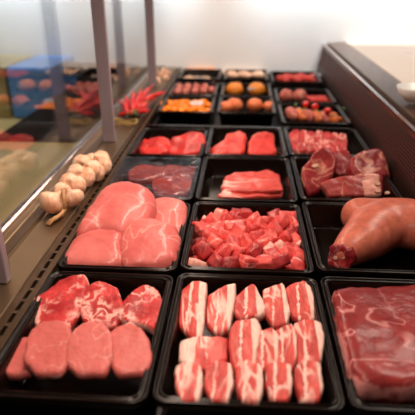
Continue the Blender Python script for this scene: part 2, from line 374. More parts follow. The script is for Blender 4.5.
box('box_body', (-1.72, -1.26, 2.62, 3.05, -.204, .04), M['tan'], tb, bevel=.006); box('box_lid', (-1.725, -1.255, 2.615, 3.055, .041, .068), M['tan'], tb, bevel=.004)
db = root('black_screen', (-.78, 2.8, -.004), 'black partition standing on the dark shelf right of the blue cabinet', 'partition')
box('panel', (-.99, -.57, 2.78, 2.80, .0, .068), M['dark'], db, bevel=.002); box('foot', (-.86, -.80, 2.75, 2.83, -.0045, -.0003), M['dark'], db)
# ---------------------------------------------------------------- trays
def tray(x0, x1, y0, y1, label, depth=.062):
    cx, cy = (x0+x1)/2, (y0+y1)/2; hx, hy = (x1-x0)/2-.0012, (y1-y0)/2-.0015
    def loop(ins, z, r):
        out = []; a, b = hx-ins, hy-ins; r = max(.004, r)
        for qx, qy, s in ((1, 1, 0), (-1, 1, 90), (-1, -1, 180), (1, -1, 270)):
            for k in range(7):
                t = math.radians(s+k*15); out.append((cx+qx*(a-r)+math.cos(t)*r, cy+qy*(b-r)+math.sin(t)*r, z))
        return out
    prof = [(.016, -depth-.0025, .014), (.0085, -.012, .016), (.001, -.012, .02), (0, -.011, .02), (0, -.0015, .02), (.001, 0, .02), (.0035, 0, .018), (.0045, -.003, .018), (.0095, -.003, .015), (.0105, -.0002, .015), (.0125, -.001, .014), (.014, -.006, .014), (.022, -depth+.008, .014), (.028, -depth, .012)]
    V = []; Fs = []
    for p in prof: V += loop(*p)
    n = 28
    for i in range(len(prof)-1):
        for k in range(n): Fs.append((i*n+k, i*n+(k+1) % n, (i+1)*n+(k+1) % n, (i+1)*n+k))
    Fs.append(tuple(range(n))); Fs.append(tuple(range((len(prof)-1)*n, len(prof)*n)))
    o = link('food_tray', V, Fs, M['tray'], origin=(cx, cy, -depth-.0025), smooth=True)
    try:
        for p in o.data.polygons: p.use_smooth = len(p.vertices) < 5
    except Exception: pass
    return tag(o, label, 'tray', 'black food trays in the display case')
L_, M_, R_ = (-.361, -.117), (-.114, .155), (.1585, .428)
tray(*L_, .490, .812, 'black tray of marbled neck steaks and pale loin slices, front left')
tray(*L_, .822, 1.145, 'black tray of four large smooth pale pork pieces beside the garlic')
tray(*L_, 1.160, 1.480, 'black tray under clear film with dark meat, behind the large pork pieces')
tray(*L_, 1.492, 1.800, 'black tray of bright red beef left of the two pink steaks')
tray(-.352, -.117, 2.035, 2.335, 'deep black tray of yellow marinated meat')
tray(-.352, -.117, 2.345, 2.640, 'black tray of pink meatballs behind the yellow meat')
tray(-.352, -.117, 2.740, 3.040, 'black tray of pale cutlets at the far left end')
tray(*M_, .495, .822, 'black tray of sliced striped pork belly, front middle')
tray(*M_, .832, 1.155, 'black tray heaped with diced pork')
tray(*M_, 1.165, 1.498, 'black tray with a small stack of bacon rashers')
tray(*M_, 1.508, 1.830, 'black tray of two pink steaks side by side')
tray(-.100, .147, 2.035, 2.335, 'deep black tray of peach coloured patties in the middle column')
tray(-.100, .147, 2.345, 2.640, 'black tray of two orange breaded rounds')
tray(-.100, .147, 2.740, 3.040, 'black tray of pale fillets at the far end of the middle column')
tray(*R_, .500, .828, 'black tray with one wide flat piece of ham, front right')
tray(*R_, .845, 1.172, 'black tray holding the big pork hock')
tray(*R_, 1.182, 1.512, 'black tray of thick dark red chops with bone')
tray(*R_, 1.525, 1.850, 'black tray of red striped rib slices behind the chops')
tray(*R_, 1.900, 2.215, 'black tray of stuffed rolls with cherry tomatoes')
tray(*R_, 2.240, 2.530, 'black tray of two meatballs and strips behind the tomatoes')
tray(*R_, 2.690, 3.000, 'black tray of red meat strips at the far right end')
# tray carriers across the case
for bb in ((-.36, .155, 1.840, 1.855, -.06, -.004), (-.36, .155, 1.90, 2.02, -.072, -.066), (-.36, .43, 2.66, 2.675, -.06, -.01)):
    box('crossbar', bb, M['tray'], case)
# ---------------------------------------------------------------- front left: neck steaks and loin
def rim(a0, a1, s0=.8, amt=1.0):
    """fat on the outline between two angles (deg)"""
    def f(a, s, p):
        d = math.degrees(a) % 360
        inside = (a0 <= d <= a1) if a0 < a1 else (d >= a0 or d <= a1)
        return amt*max(0, (s-s0)/(1-s0)) if inside else .0
    return f
def allrim(s0=.85, amt=.8): return lambda a, s, p: amt*max(0, (s-s0)/(1-s0))
z1 = (4.611, 10, 260); z2 = (4.611, 90, 270); z3 = (2.306, 0, 260)
G1 = 'marbled neck steaks in the front left tray'; G2 = 'pale loin slices in the front left tray'
piece('neck_steak', 'marbled neck steak with a white fat corner, leftmost in the front left tray', 'steak', Z([(112,180),(160,148),(230,95),(300,72),(345,72),(364,97),(358,140),(335,200),(310,270),(270,330),(190,320),(118,320),(100,250)], *z1), -.012, .024, M['neck'], tilt=14, group=G1, seed=1, amp=.003, fatfn=rim(170, 250, .45, 1.1), bend=-.6)
piece('neck_steak', 'round marbled neck steak in the middle of the front left tray', 'steak', Z([(0,60),(40,50),(95,62),(130,88),(148,135),(160,190),(130,270),(60,280),(-20,260),(-45,200),(-28,100)], *z2), -.014, .024, M['neck'], tilt=16, group=G1, seed=2, amp=.003, fatfn=rim(30, 130, .75, .7), bend=-.6)
piece('neck_steak', 'marbled neck steak against the right side of the front left tray', 'steak', Z([(162,135),(210,92),(270,72),(310,95),(342,135),(338,200),(305,285),(255,260),(180,250),(140,235),(135,180)], *z2), -.018, .024, M['neck'], tilt=12, group=G1, seed=3, amp=.003, fatfn=allrim(.8, .75), bend=-.5)
piece('loin_slice', 'smooth pale loin slice, left of the front row', 'meat slice', Z([(60,190),(72,162),(100,143),(130,138),(160,152),(170,180),(168,235),(140,265),(80,265),(55,235)], *z3), .002, .018, M['loin'], tilt=10, group=G2, seed=4, amp=.0015, fatfn=allrim(.93, .5))
piece('loin_slice', 'smooth pale loin slice in the middle of the front row', 'meat slice', Z([(152,190),(172,157),(205,142),(240,148),(260,172),(262,230),(240,265),(175,265),(148,235)], *z3), .004, .018, M['loin'], tilt=10, group=G2, seed=5, amp=.0015, fatfn=allrim(.93, .5))
piece('loin_slice', 'smooth pale loin slice with a white fat nub, right of the front row', 'meat slice', Z([(250,175),(270,155),(300,143),(325,158),(345,185),(352,230),(335,265),(270,265),(248,230)], *z3), -.002, .018, M['loin'], tilt=8, group=G2, seed=6, amp=.002, fatfn=rim(70, 110, .75, 1))
piece('loin_slice', 'pale loin slice pressed in the near left corner of the front left tray', 'meat slice', Z([(10,205),(40,182),(70,178),(80,215),(70,262),(20,268),(0,240)], *z3), -.022, .018, M['loin'], tilt=6, group=G2, seed=7, amp=.0015)
# ---------------------------------------------------------------- large pork pieces
z7 = (2.964, 60, 140); G = 'large pale pork pieces'
piece('pork_joint', 'flat pale pork piece in the near left corner of its tray', 'pork', Z([(8,352),(35,300),(75,270),(150,262),(190,275),(195,330),(182,366),(60,370),(15,364)], *z7), -.012, .06, M['pork'], tilt=8, e=.62, group=G, seed=11, amp=.004, freq=12)
piece('pork_joint', 'rounded pale pork piece with a white seam, near right in its tray', 'pork', Z([(172,290),(195,245),(255,230),(320,243),(358,272),(350,325),(330,366),(250,374),(190,364),(170,330)], *z7), -.006, .068, M['pork'], tilt=8, e=.66, group=G, seed=12, amp=.005, freq=14)
piece('pork_joint', 'pale pork piece behind, against the right rim of its tray', 'pork', Z([(265,185),(300,170),(345,175),(374,190),(377,230),(365,275),(320,275),(262,250)], *z7), -.012, .058, M['pork'], tilt=8, e=.6, group=G, seed=13, amp=.004, freq=14)
piece('pork_joint', 'biggest pale pork piece, humped on top of the others', 'pork', Z([(50,262),(70,215),(108,163),(140,130),(190,117),(242,130),(280,160),(278,200),(258,232),(190,266),(110,266),(62,280)], *z7), .018, .085, M['pork'], tilt=10, e=.7, group=G, seed=14, amp=.006, freq=10)
# ---------------------------------------------------------------- covered tray (left, third)
zc = (4.15, 110, 140); G = 'dark meat pieces under clear film'
for pts, lb, s in (([(70,140),(110,110),(190,95),(240,110),(230,150),(140,170),(80,165)], 'dark meat piece under film at the far left of its tray', 1),
                   ([(170,175),(220,150),(300,150),(355,165),(345,215),(270,232),(190,222)], 'dark meat piece under film nearest the big pork', 2),
                   ([(230,105),(300,95),(375,98),(372,140),(300,155),(240,148)], 'dark meat piece under film at the right back of its tray', 3)):
    piece('covered_meat', lb, 'meat', Z(pts, *zc), -.034, .028, M['liver'], e=.5, group=G, seed=s+20, amp=.004)
def sheet(x0, x1, y0, y1, z, nx=24, ny=24, amp=.0025, th=.0006):
    V = []; Fs = []
    for s in (0, 1):
        for j in range(ny+1):
            for i in range(nx+1):
                x = x0+(x1-x0)*i/nx; y = y0+(y1-y0)*j/ny; e = min(i, nx-i, j, ny-j)/3; e = min(1, e)
                V.append((x, y, z-s*th+amp*e*(noise.noise(Vector((x*18, y*18, 3)))-.5)))
    n = (nx+1)*(ny+1)
    for j in range(ny):
        for i in range(nx):
            a = j*(nx+1)+i; Fs.append((a, a+1, a+nx+2, a+nx+1)); Fs.append((n+a, n+a+nx+1, n+a+nx+2, n+a+1))
    return V, Fs
V, Fs = sheet(L_[0]+.004, L_[1]-.004, 1.165, 1.474, .0017, amp=.004)
tag(link('clear_film', V, Fs, M['film'], origin=(-.24, 1.32, .001)), 'shiny clear film stretched over the tray of dark meat', 'film')
# ---------------------------------------------------------------- red beef (left) and steaks (middle)
z8 = (3.773, 110, 60); G = 'bright red beef slices'
for i, (pts, lb, z) in enumerate((([(70,350),(95,310),(130,300),(160,320),(150,350),(110,362)], 'red beef slice half hidden at the left of its tray', -.038),
                   ([(108,348),(135,308),(180,292),(222,300),(232,330),(215,352),(160,362)], 'bright red beef slice, left of the two large ones', -.018),
                   ([(212,348),(225,305),(285,280),(345,275),(360,300),(355,345),(290,360),(240,360)], 'bright red beef slice, largest and at the right of its tray', -.012))):
    piece('beef_slice', lb, 'beef', Z(pts, *z8), z, .03, M['beef'], tilt=18, e=.45, group=G, seed=31+i, amp=.004, freq=30, fatfn=allrim(.95, .4))
z4 = (2.964, 200, 60); G = 'pair of pink steaks'
piece('pink_steak', 'pink steak on the left of the pair', 'steak', Z([(33,264),(70,242),(80,222),(118,211),(137,224),(135,262),(125,279),(60,282),(38,278)], *z4), -.020, .026, M['rump'], tilt=10, group=G, seed=41, amp=.004, fatfn=allrim(.93, .5))
piece('pink_steak', 'pink steak on the right of the pair', 'steak', Z([(140,272),(148,235),(165,219),(200,217),(220,222),(222,255),(228,276),(190,282),(150,282)], *z4), -.020, .026, M['rump'], tilt=10, group=G, seed=42, amp=.004, fatfn=rim(20, 120, .8, .9))
# ---------------------------------------------------------------- bacon stack
zb = (2.964, 170, 140); G = 'stacked bacon rashers'
for i, (pts, lb, z) in enumerate((([(165,106),(200,96),(260,92),(312,92),(326,104),(322,128),(240,134),(162,134)], 'bacon rasher at the back of the small stack', -.028),
        ([(152,132),(162,112),(220,108),(300,112),(322,118),(336,134),(330,150),(240,154),(158,152)], 'bacon rasher in the middle of the small stack', -.020),
        ([(146,162),(158,146),(230,140),(300,146),(334,152),(334,166),(240,171),(150,170)], 'bacon rasher lowest and nearest in the small stack', -.034))):
    piece('bacon_rasher', lb, 'bacon', Z(pts, *zb), z, .013, M['bacon'], tilt=12, roll=(4, -3, 2)[i], group=G, seed=51+i, amp=.005, freq=34)
# ---------------------------------------------------------------- belly slices
zv = (2.594, 170, 270)
def bellyfat(side=1):
    def f(a, s, p):
        x, y = p.x*s*side, p.y*s
        c = .75 if abs(x+.006-.05*y) < .0028 else 0
        return max(c, min(1.1, max(0, (x-.007)/.008)))
    return f
G = 'sliced pork belly in the front middle tray'
back = [([(30,52),(60,28),(95,35),(92,80),(90,130),(80,185),(55,180),(22,150),(25,90)], 'belly slice at the far left of the back row'),
 ([(98,65),(140,42),(170,35),(172,65),(164,110),(157,155),(125,168),(94,145),(95,95)], 'belly slice second from left in the back row'),
 ([(164,80),(195,50),(217,38),(240,75),(251,102),(237,122),(180,132),(163,112)], 'short round belly slice in the middle of the back row'),
 ([(238,52),(290,33),(302,60),(314,110),(306,145),(268,152),(248,120)], 'belly slice fourth from left in the back row'),
 ([(298,47),(345,27),(366,45),(380,90),(384,128),(350,140),(315,125),(304,80)], 'belly slice at the far right of the back row')]
for i, (pts, lb) in enumerate(back):
    piece('belly_slice', lb, 'pork belly', Z(pts, *zv), -.014, .02, M['belly'], tilt=16, roll=-6, group=G, seed=61+i, amp=.0022, fatfn=bellyfat())
front = [([(25,188),(60,172),(105,172),(150,178),(150,225),(130,262),(50,262),(22,235)], 'red belly slice lying at the left of the second row', -.012),
 ([(152,165),(172,132),(220,126),(238,150),(228,200),(218,262),(165,265),(150,205)], 'belly slice second from left in the second row', .0),
 ([(228,165),(262,150),(282,165),(282,215),(275,262),(222,262),(218,205)], 'narrow belly slice in the middle of the second row', -.002),
 ([(276,158),(315,140),(330,170),(330,225),(322,262),(276,262),(272,205)], 'belly slice fourth from left in the second row', .0),
 ([(322,140),(345,125),(390,137),(400,165),(394,230),(380,262),(332,262),(326,200)], 'dark edged belly slice at the right of the second row', -.002)]
for i, (pts, lb, z) in enumerate(front):
    piece('belly_slice', lb, 'pork belly', Z(pts, *zv), z, .02, M['belly'], tilt=14, roll=-5, group=G, seed=71+i, amp=.0022, fatfn=bellyfat(-1 if i == 0 else 1))
for i in range(5):
    x = 14+i*78
    piece('belly_slice', ('leftmost', 'second from left', 'middle', 'fourth from left', 'rightmost')[i]+' belly slice of the nearest row, low in the picture', 'pork belly', Z([(x,250),(x+30,236),(x+66,246),(x+72,300),(x+60,345),(x+15,345),(x-2,300)], *zv), .0, .02, M['belly'], tilt=10, group=G, seed=81+i, amp=.0022, fatfn=bellyfat())
# ---------------------------------------------------------------- diced pork
def cubemesh(seed, m):
    r = random.Random(seed); bm = bmesh.new(); bmesh.ops.create_cube(bm, size=1)
    bmesh.ops.subdivide_edges(bm, edges=bm.edges[:], cuts=3, use_grid_fill=True)
    sx, sy, sz = r.uniform(.032, .048), r.uniform(.026, .036), r.uniform(.020, .028)
    t = r.uniform(-.6, .6); t2 = r.uniform(-.6, .6)
    for v in bm.verts:
        c = v.co.copy(); s = c.normalized()*.62; c = c.lerp(s, .18)
        c.x *= 1+t*c.y; c.y *= 1+t2*c.x
        v.co = Vector((c.x*sx, c.y*sy, c.z*sz)); v.co += Vector([nz(v.co, 60, seed+k)*.004 for k in (0, 4, 8)])
    me = bpy.data.meshes.new('diced_pork'); bm.to_mesh(me); bm.free()
    a = me.attributes.new('fat', 'FLOAT', 'POINT'); q = r.random()
    a.data.foreach_set('value', [max(0, (v.co.x/sx)*1.6) if q > .55 else 0 for v in me.vertices])
    for p in me.polygons: p.use_smooth = True
    me.materials.append(m); return me
cubes = [cubemesh(i, M['dice2'] if i % 4 == 3 else M['dice']) for i in range(16)]
proto = {}
def cube_at(k, loc):
    if k not in proto:
        o = bpy.data.objects.new('diced_pork', cubes[k]); proto[k] = o
    else: o = proto[k].copy()
    C.objects.link(o); o.location = loc; o.rotation_euler = (rnd.uniform(-.8, .8), rnd.uniform(-.8, .8), rnd.uniform(0, 6.3))
    tag(o, 'small pink cube of diced pork in the heap in the middle tray', 'diced pork', 'diced pork heap')
for lay, (z, nx, ny) in enumerate(((-.045, 6, 7), (-.020, 7, 7))):
    for j in range(ny):
        for i in range(nx):
            if lay and j == ny-1 and i in (0, 4): continue
            x = -.085+.212*(i+.5*(j % 2)*.8+.1)/(nx-.5)+rnd.uniform(-.004, .004)+(0.006 if lay else 0)
            y = .868+.238*(j+(.3 if lay else 0))/(ny-.4)+rnd.uniform(-.004, .004)
            cube_at(rnd.randrange(16), (x, y, z+rnd.uniform(-.003, .006)+(.012*(1-((x-.02)/.12)**2) if lay else 0)))
# ---------------------------------------------------------------- pork hock
def organic(name, els, m, parent, vox=.0035, smooth=8, origin=None):
    V = []; Fs = []
    for c, r, ax in els:
        b = len(V); n, k = 20, 12; R3 = Euler(ax).to_matrix()
        for j in range(1, k):
            for i in range(n):
                a, t = 2*math.pi*i/n, math.pi*j/k
                V.append(Vector(c)+R3 @ Vector((r[0]*math.sin(t)*math.cos(a), r[1]*math.sin(t)*math.sin(a), r[2]*math.cos(t))))
        V.append(Vector(c)+R3 @ Vector((0, 0, r[2]))); V.append(Vector(c)-R3 @ Vector((0, 0, r[2])))
        for j in range(k-2):
            for i in range(n): Fs.append((b+j*n+i, b+j*n+(i+1) % n, b+(j+1)*n+(i+1) % n, b+(j+1)*n+i))
        for i in range(n):
            Fs.append((b+(k-1)*n, b+(i+1) % n, b+i)); Fs.append((b+(k-1)*n+1, b+(k-2)*n+i, b+(k-2)*n+(i+1) % n))
    o = link(name, V, Fs, m, parent, origin)
    rm = o.modifiers.new('skin', 'REMESH'); rm.mode = 'VOXEL'; rm.voxel_size = vox; rm.use_smooth_shade = True
    sm = o.modifiers.new('soft', 'SMOOTH'); sm.factor = .7; sm.iterations = smooth
    return o
hk = root('pork_hock', (.31, .98, -.055), 'large pale pink pork hock with a red cut shank end', 'pork hock')
def E(px, py, z, rx, ry, rz, yaw=0, pit=0):
    p = P(px, py, z); return (p, (rx, ry, rz), (0, math.radians(pit), math.radians(yaw)))
spine = [(347,252,-.012,.034,.033),(356,245,-.009,.045,.039),(366,238,-.005,.056,.046),(378,227,-.001,.066,.052),(390,222,.0,.070,.055),(406,223,.002,.072,.056),(424,227,.004,.069,.056),(442,228,.004,.060,.054)]
els = []
for a, b in zip(spine, spine[1:]):
    for q in range(4):
        v = [a[k]+(b[k]-a[k])*q/4 for k in range(5)]; els.append(E(v[0], v[1], v[2], v[3], v[3], v[4]))
for q in range(5): els.append(E(359+q*5, 216+q*1.0, -.005, .044+.003*q, .046, .045+.002*q))
organic('rind', els, M['skin'], hk, smooth=26)
cc = P(342, 257, -.014)
def disc(name, c, rx, ry, nrm, m, parent, h, seed=0, amp=.002):
    q = Vector((0, 0, 1)).rotation_difference(Vector(nrm).normalized()); lp = [Vector((math.cos(2*math.pi*i/28)*rx, math.sin(2*math.pi*i/28)*ry)) for i in range(28)]
    V, Fs, A = slabmesh(lp, h, e=.35, rings=7, amp=amp, freq=70, seed=seed)
    return link(name, [Vector(c)+q @ v for v in V], Fs, m, parent, attr=A)
nrm = Vector((-.55, -.75, .25))
ce = disc('cut_end', cc+nrm.normalized()*.002, .033, .027, nrm, M['cut'], hk, .016, 3, .004); ce['label'] = 'dark red cut face of the shank'
disc('bone', cc+nrm.normalized()*.009+Vector((.008, -.002, .004)), .006, .005, nrm, M['bone'], hk, .006, 4, .001)
disc('bone', cc+nrm.normalized()*.009+Vector((-.008, .004, -.004)), .005, .004, nrm, M['bone'], hk, .005, 5, .001)
# ---------------------------------------------------------------- chops (right, third)
zr = (4.15, 300, 130); G = 'thick red chops on the bone'
def chop(label, pts, z, h, tilt, roll, m, seed, fat, bones, **kw):
    cx = sum(p[0] for p in pts)/len(pts)/zr[0]+zr[1]; cy = sum(p[1] for p in pts)/len(pts)/zr[0]+zr[2]
    r = root('pork_chop', P(cx, cy, z), label, 'chop', G)
    piece('chop_meat', None, None, Z(pts, *zr), z, h, m, tilt=tilt, roll=roll, parent=r, seed=seed, fatfn=fat, amp=.004, e=.5, **kw)
    for (x, y, zz, rr) in bones:
        c = P(x/zr[0]+zr[1], y/zr[0]+zr[2], zz); disc('bone', c, rr, rr*.7, (-.1, -.6, .8), M['bone'], r, .008, seed, .001)
    return r
chop('dark chop standing behind, between the left and right chops', [(135,100),(165,84),(195,86),(210,115),(208,170),(180,195),(145,185)], -.010, .03, 40, 0, M['chop'], 91, allrim(.8, .7), [])
chop('tall dark red chop leaning at the left with a pale fat streak', [(3,172),(35,128),(68,86),(100,74),(138,92),(152,140),(140,185),(110,235),(60,270),(28,270)], -.006, .042, 42, -10, M['chop'], 92, rim(150, 230, .7, .9), [(62,150,.018,.010)])
chop('thick chop at the right with a wide fat patch on its face', [(203,128),(250,96),(305,78),(342,100),(366,150),(378,220),(375,255),(345,272),(300,240),(220,200)], -.004, .045, 38, 8, M['chop'], 93, rim(210, 270, .2, 1.2), [(362,262,.0,.007)])
chop('wide chop with a flat pink face lying in front of the others', [(78,226),(130,202),(200,192),(310,186),(334,208),(342,268),(300,278),(180,280),(115,278),(100,252)], .002, .03, 38, 0, M['chopf'], 94, lambda a, s, p: (1.0 if p.x*s > .030 else 0)*.8+max(0, (s-.88)/.12)*.5, [(322,225,.02,.008), (322,255,.01,.008)])
# ---------------------------------------------------------------- rib slices (right, fourth)
zs = (4.611, 270, 66)
for i in range(7):
    x = 92+i*36; lb = ('leftmost', 'second from left', 'third from left', 'fourth from left', 'fifth from left', 'sixth from left', 'rightmost')[i]
    piece('rib_slice', 'striped red rib slice, %s of the row behind the chops' % lb, 'rib slice', Z([(x,305+i*3),(x+18,292+i*3),(x+42,298+i*3),(x+46,350+i*2),(x+42,392+i*2),(x+10,396+i*2),(x-2,350+i*2)], *zs), -.018, .024, M['belly'] if i == 9 else M['ribs'] if 'ribs' in M else M['neck'], tilt=20, roll=14, group='row of rib slices', seed=101+i, amp=.003, fatfn=allrim(.85, .7))
# ---------------------------------------------------------------- flat ham (right, front)
zh = (2.44, 310, 180)
piece('flat_ham', 'wide flat pink ham piece with pale seams in the front right tray', 'ham', Z([(55,272),(130,266),(256,260),(360,262),(392,275),(425,340),(450,430),(420,500),(280,515),(120,505),(90,470),(76,400),(60,330)], *zh), -.008, .05, M['ham'], e=.4, seed=111, amp=.004, freq=14, fatfn=allrim(.9, .7))
# ---------------------------------------------------------------- rounds, meatballs, heaps
def ball(name, label, cat, px, py, z, rx, ry, rz, m, group=None, seed=0, amp=.002, freq=40, yaw=0):
    c = P(px, py, z); lp = [Vector((math.cos(2*math.pi*i/28)*rx, math.sin(2*math.pi*i/28)*ry)) for i in range(28)]
    V, Fs, A = slabmesh(lp, rz*2, e=1.0, rings=9, amp=amp, freq=freq, seed=seed)
    R3 = Matrix.Rotation(yaw, 3, 'Z')
    o = link(name, [c+R3 @ v for v in V], Fs, m, origin=c, attr=A); return tag(o, label, cat, group)
def zz(x, y, s=4.611, ox=200, oy=66): return x/s+ox, y/s+oy
G = 'peach coloured patties'
for x, y, r, lb, s in ((118, 190, .030, 'peach patty half hidden at the left of its tray', 1), (160, 180, .036, 'large peach patty left of centre', 2), (252, 180, .036, 'large peach patty right of centre', 3), (318, 186, .026, 'small peach patty at the right of its tray', 4)):
    ball('breaded_patty', lb, 'patty', *zz(x, y), -.018, r, r*1.1, r*.85, M['peach'], G, s)
G = 'orange breaded rounds'
for x, lb, s in ((160, 'orange breaded round on the left of two', 5), (262, 'orange breaded round on the right of two, beside a tag', 6)):
    ball('breaded_round', lb, 'breaded round', *zz(x, 108), -.020, .045, .050, .036, M['orange'], G, s)
for i, x in enumerate((140, 200, 262)):
    ball('pale_fillet', ('leftmost', 'middle', 'rightmost')[i]+' pale fillet in the far middle tray', 'fillet', *zz(x, 38), -.028, .040, .075, .022, M['pale'], 'pale fillets', 9+i, .004, yaw=.5)
# left: curry
zl = (4.611, 140, 66)
def zL(x, y): return zz(x, y, *zl)
k = 0
for j in range(4):
    for i in range(6):
        x = 108+i*40+(j % 2)*16+rnd.uniform(-8, 8); y = 208-j*13+rnd.uniform(-3, 3)
        if x > 318: continue
        ball('marinated_strip', 'glossy yellow marinated meat strip in the deep left tray', 'meat strip', *zL(x, y), -.026+.020*(1-abs(i-2.3)/3)+rnd.uniform(-.002, .002), .026, .017, .014, M['curry'], 'yellow marinated strips', 20+k, .004, yaw=rnd.uniform(0, 3)); k += 1
k = 0
for j, y in enumerate((118, 98)):
    for i in range(5):
        ball('meatball', 'pink meatball, %s in the %s row behind the yellow meat' % (('leftmost', 'second', 'third', 'fourth', 'rightmost')[i], ('front', 'back')[j]), 'meatball', *zL(172+i*40+j*8, y-(i == 4)*5), -.022, .021, .023, .020, M['mince'], 'pink meatballs', 50+k, .003); k += 1
for i, (x, y) in enumerate(((225, 62), (262, 66), (300, 64))):
    ball('pale_cutlet', ('left', 'middle', 'right')[i]+' pale cutlet in the far left tray', 'cutlet', *zL(x, y), -.035, .032, .05, .018, M['pale'], 'pale cutlets', 60+i, .004, yaw=.4*i)
for i, (x, y) in enumerate(((235, 24), (280, 23), (325, 23))):
    ball('orange_cutlet', ('left', 'middle', 'right')[i]+' orange cutlet at the back of the far left tray', 'cutlet', *zL(x, y), -.018, .035, .03, .018, M['orange'], 'orange cutlets', 64+i, .004)
# right: stuffed rolls with tomatoes
zq = (4.611, 270, 66)
def zR(x, y): return zz(x, y, *zq)
G = 'stuffed meat rolls'
for i in range(6):
    x = 100+i*38; lb = ('leftmost', 'second from left', 'third from left', 'fourth from left', 'fifth from left', 'rightmost')[i]
    px, py = zR(x, 222+i*4)
    r = ball('stuffed_roll', 'pale orange stuffed roll, %s under the tomatoes' % lb, 'meat roll', px, py, -.024, .022, .062-.004*i, .026, M['peach'] if i % 2 else M['mince'], G, 70+i, .004, yaw=.25)
for i, (x, y, lb) in enumerate(((165, 176, 'cherry tomato at the left back of the stuffed rolls'), (208, 187, 'cherry tomato in the middle of the three'), (266, 207, 'cherry tomato nearest, at the right of the three'))):
    px, py = zR(x, y)
    c = P(px, py, .012); r = root('cherry_tomato', c, lb, 'tomato', 'cherry tomatoes')
    V, Fs = lathe([(.0005, -.0145), (.008, -.0125), (.0135, -.006), (.0155, 0), (.0135, .007), (.008, .0125), (.003, .0125), (.0005, .0115)], c, 20); link('flesh', V, Fs, M['tomato'], r)
def leaf(label, px, py, z, ln, wd, yaw, cat='herb'):
    c = P(px, py, z); V = []; Fs = []; n = 8
    for s in (0, 1):
        for i in range(n+1):
            t = i/n; w = wd*math.sin(math.pi*min(1, t*.96+.02))**.7
            for kx in (-1, 0, 1):
                V.append(Vector(((t-.5)*ln, kx*w/2, .006*math.sin(t*3)+abs(kx)*.003-s*.0008)))
    m_ = (n+1)*3
    for i in range(n):
        for kx in (0, 1):
            a = i*3+kx; Fs.append((a, a+1, a+4, a+3)); Fs.append((m_+a, m_+a+3, m_+a+4, m_+a+1))
    R3 = Matrix.Rotation(yaw, 3, 'Z')
    return tag(link('herb_leaf', [c+R3 @ v for v in V], Fs, M['herb'], origin=c), label, cat, 'herb leaves on the rolls')
for x, y, a, lb in ((160, 205, .3, 'green leaf left below the first tomato'), (212, 212, 2.6, 'green leaf below the middle tomato'), (300, 235, .5, 'green leaf right of the nearest tomato'), (335, 200, 2.0, 'green leaf at the back right of the tomato tray'), (120, 182, 1.2, 'green leaf at the back left of the tomato tray')):
    px, py = zR(x, y); leaf(lb, px, py, .006, .034, .014, a)
for i, (x, y) in enumerate(((300, 245), (335, 240), (350, 250))):
    ball('carrot_slice', ('left', 'middle', 'right')[i]+' orange slice at the near right of the tomato tray', 'vegetable slice', *zR(x, y), -.020, .018, .018, .006, M['curry'], 'orange slices', 80+i, .001)
G = 'two meatballs'
for i, (x, lb) in enumerate(((75, 'dull pink meatball at the left of the right hand tray'), (138, 'dull pink meatball right beside the other one'))):
    ball('large_meatball', lb, 'meatball', *zR(x, 138), -.018, .034, .036, .032, M['mince'], G, 84+i)
for i in range(4):
    ball('meat_strip', ('leftmost', 'second', 'third', 'rightmost')[i]+' pale meat strip right of the two meatballs', 'meat strip', *zR(185+i*28, 153), -.034, .022, .05, .014, M['rump'], 'meat strips by the meatballs', 88+i, .003, yaw=.4)
for i in range(6):
    ball('red_strip', ('leftmost', 'second', 'third', 'fourth', 'fifth', 'rightmost')[i]+' red meat strip in the far right tray', 'meat strip', *zR(58+i*30, 60-(i % 2)*8), -.026, .026, .06, .020, M['rump'], 'red strips in the far tray', 94+i, .004, yaw=.5)
# printed tags on the packs
def tagcard(px, py, z, w, h, yaw, label, tilt=.4):
    c = P(px, py, z); V, Fs = boxvf(-w/2, w/2, -h/2, h/2, -.0008, .0008); R3 = Euler((tilt, 0, yaw)).to_matrix()
    tag(link('price_tag', [c+R3 @ Vector(v) for v in V], Fs, M['foil'], origin=c, smooth=False), label, 'tag', 'silver tags on packs')
tagcard(*zL(262, 170), .004, .055, .030, .1, 'silver tag lying at the back of the yellow meat')
tagcard(*zR(222, 40), -.004, .05, .03, -.6, 'silver tag on the red strips in the far right tray')
tagcard(*zL(275, 58), -.014, .05, .025, -.1, 'silver tag on the pale cutlets in the far left tray')
tagcard(*zz(235, 104), .018, .03, .02, .5, 'grey tag between the two orange rounds')
# ---------------------------------------------------------------- garlic braid
def bulbmesh(c, r, axis, V, Fs, seed):
    q = Vector((0, 0, 1)).rotation_difference(Vector(axis).normalized()); n = 30; b = len(V)
    prof = [(.05, -.80), (.35, -.78), (.72, -.55), (.97, -.12), (.98, .18), (.78, .52), (.45, .78), (.22, 1.0), (.15, 1.3)]
    for i, (rr, z) in enumerate(prof):
        for k in range(n):
            a = 2*math.pi*k/n; lob = 1-.075*abs(math.cos(a*4+seed))**6*(1 if 0 < i < 7 else .3)
            V.append(Vector(c)+q @ Vector((math.cos(a)*rr*r*lob, math.sin(a)*rr*r*lob, z*r*.86)))
    for i in range(len(prof)-1):
        for k in range(n): Fs.append((b+i*n+k, b+i*n+(k+1) % n, b+(i+1)*n+(k+1) % n, b+(i+1)*n+k))
    Fs.append(tuple(b+k for k in range(n))); Fs.append(tuple(b+(len(prof)-1)*n+k for k in range(n)))
def garlic(bulbs, label, stems, base):
    r = root('garlic_braid', base, label, 'garlic', None)
    for i, (x, y, rad, z, ax) in enumerate(bulbs):
        V = []; Fs = []; bulbmesh(P(x, y, z), rad, ax, V, Fs, i*1.3); link('bulb', V, Fs, M['garlic'], r)
    for pts in stems:
        V, Fs = sweep([P(*p) for p in pts], [.0045]*(len(pts)-1)+[.002], 8); link('stalk', V, Fs, M['stem'], r)
    return r
zg = (4.611, 30, 140)
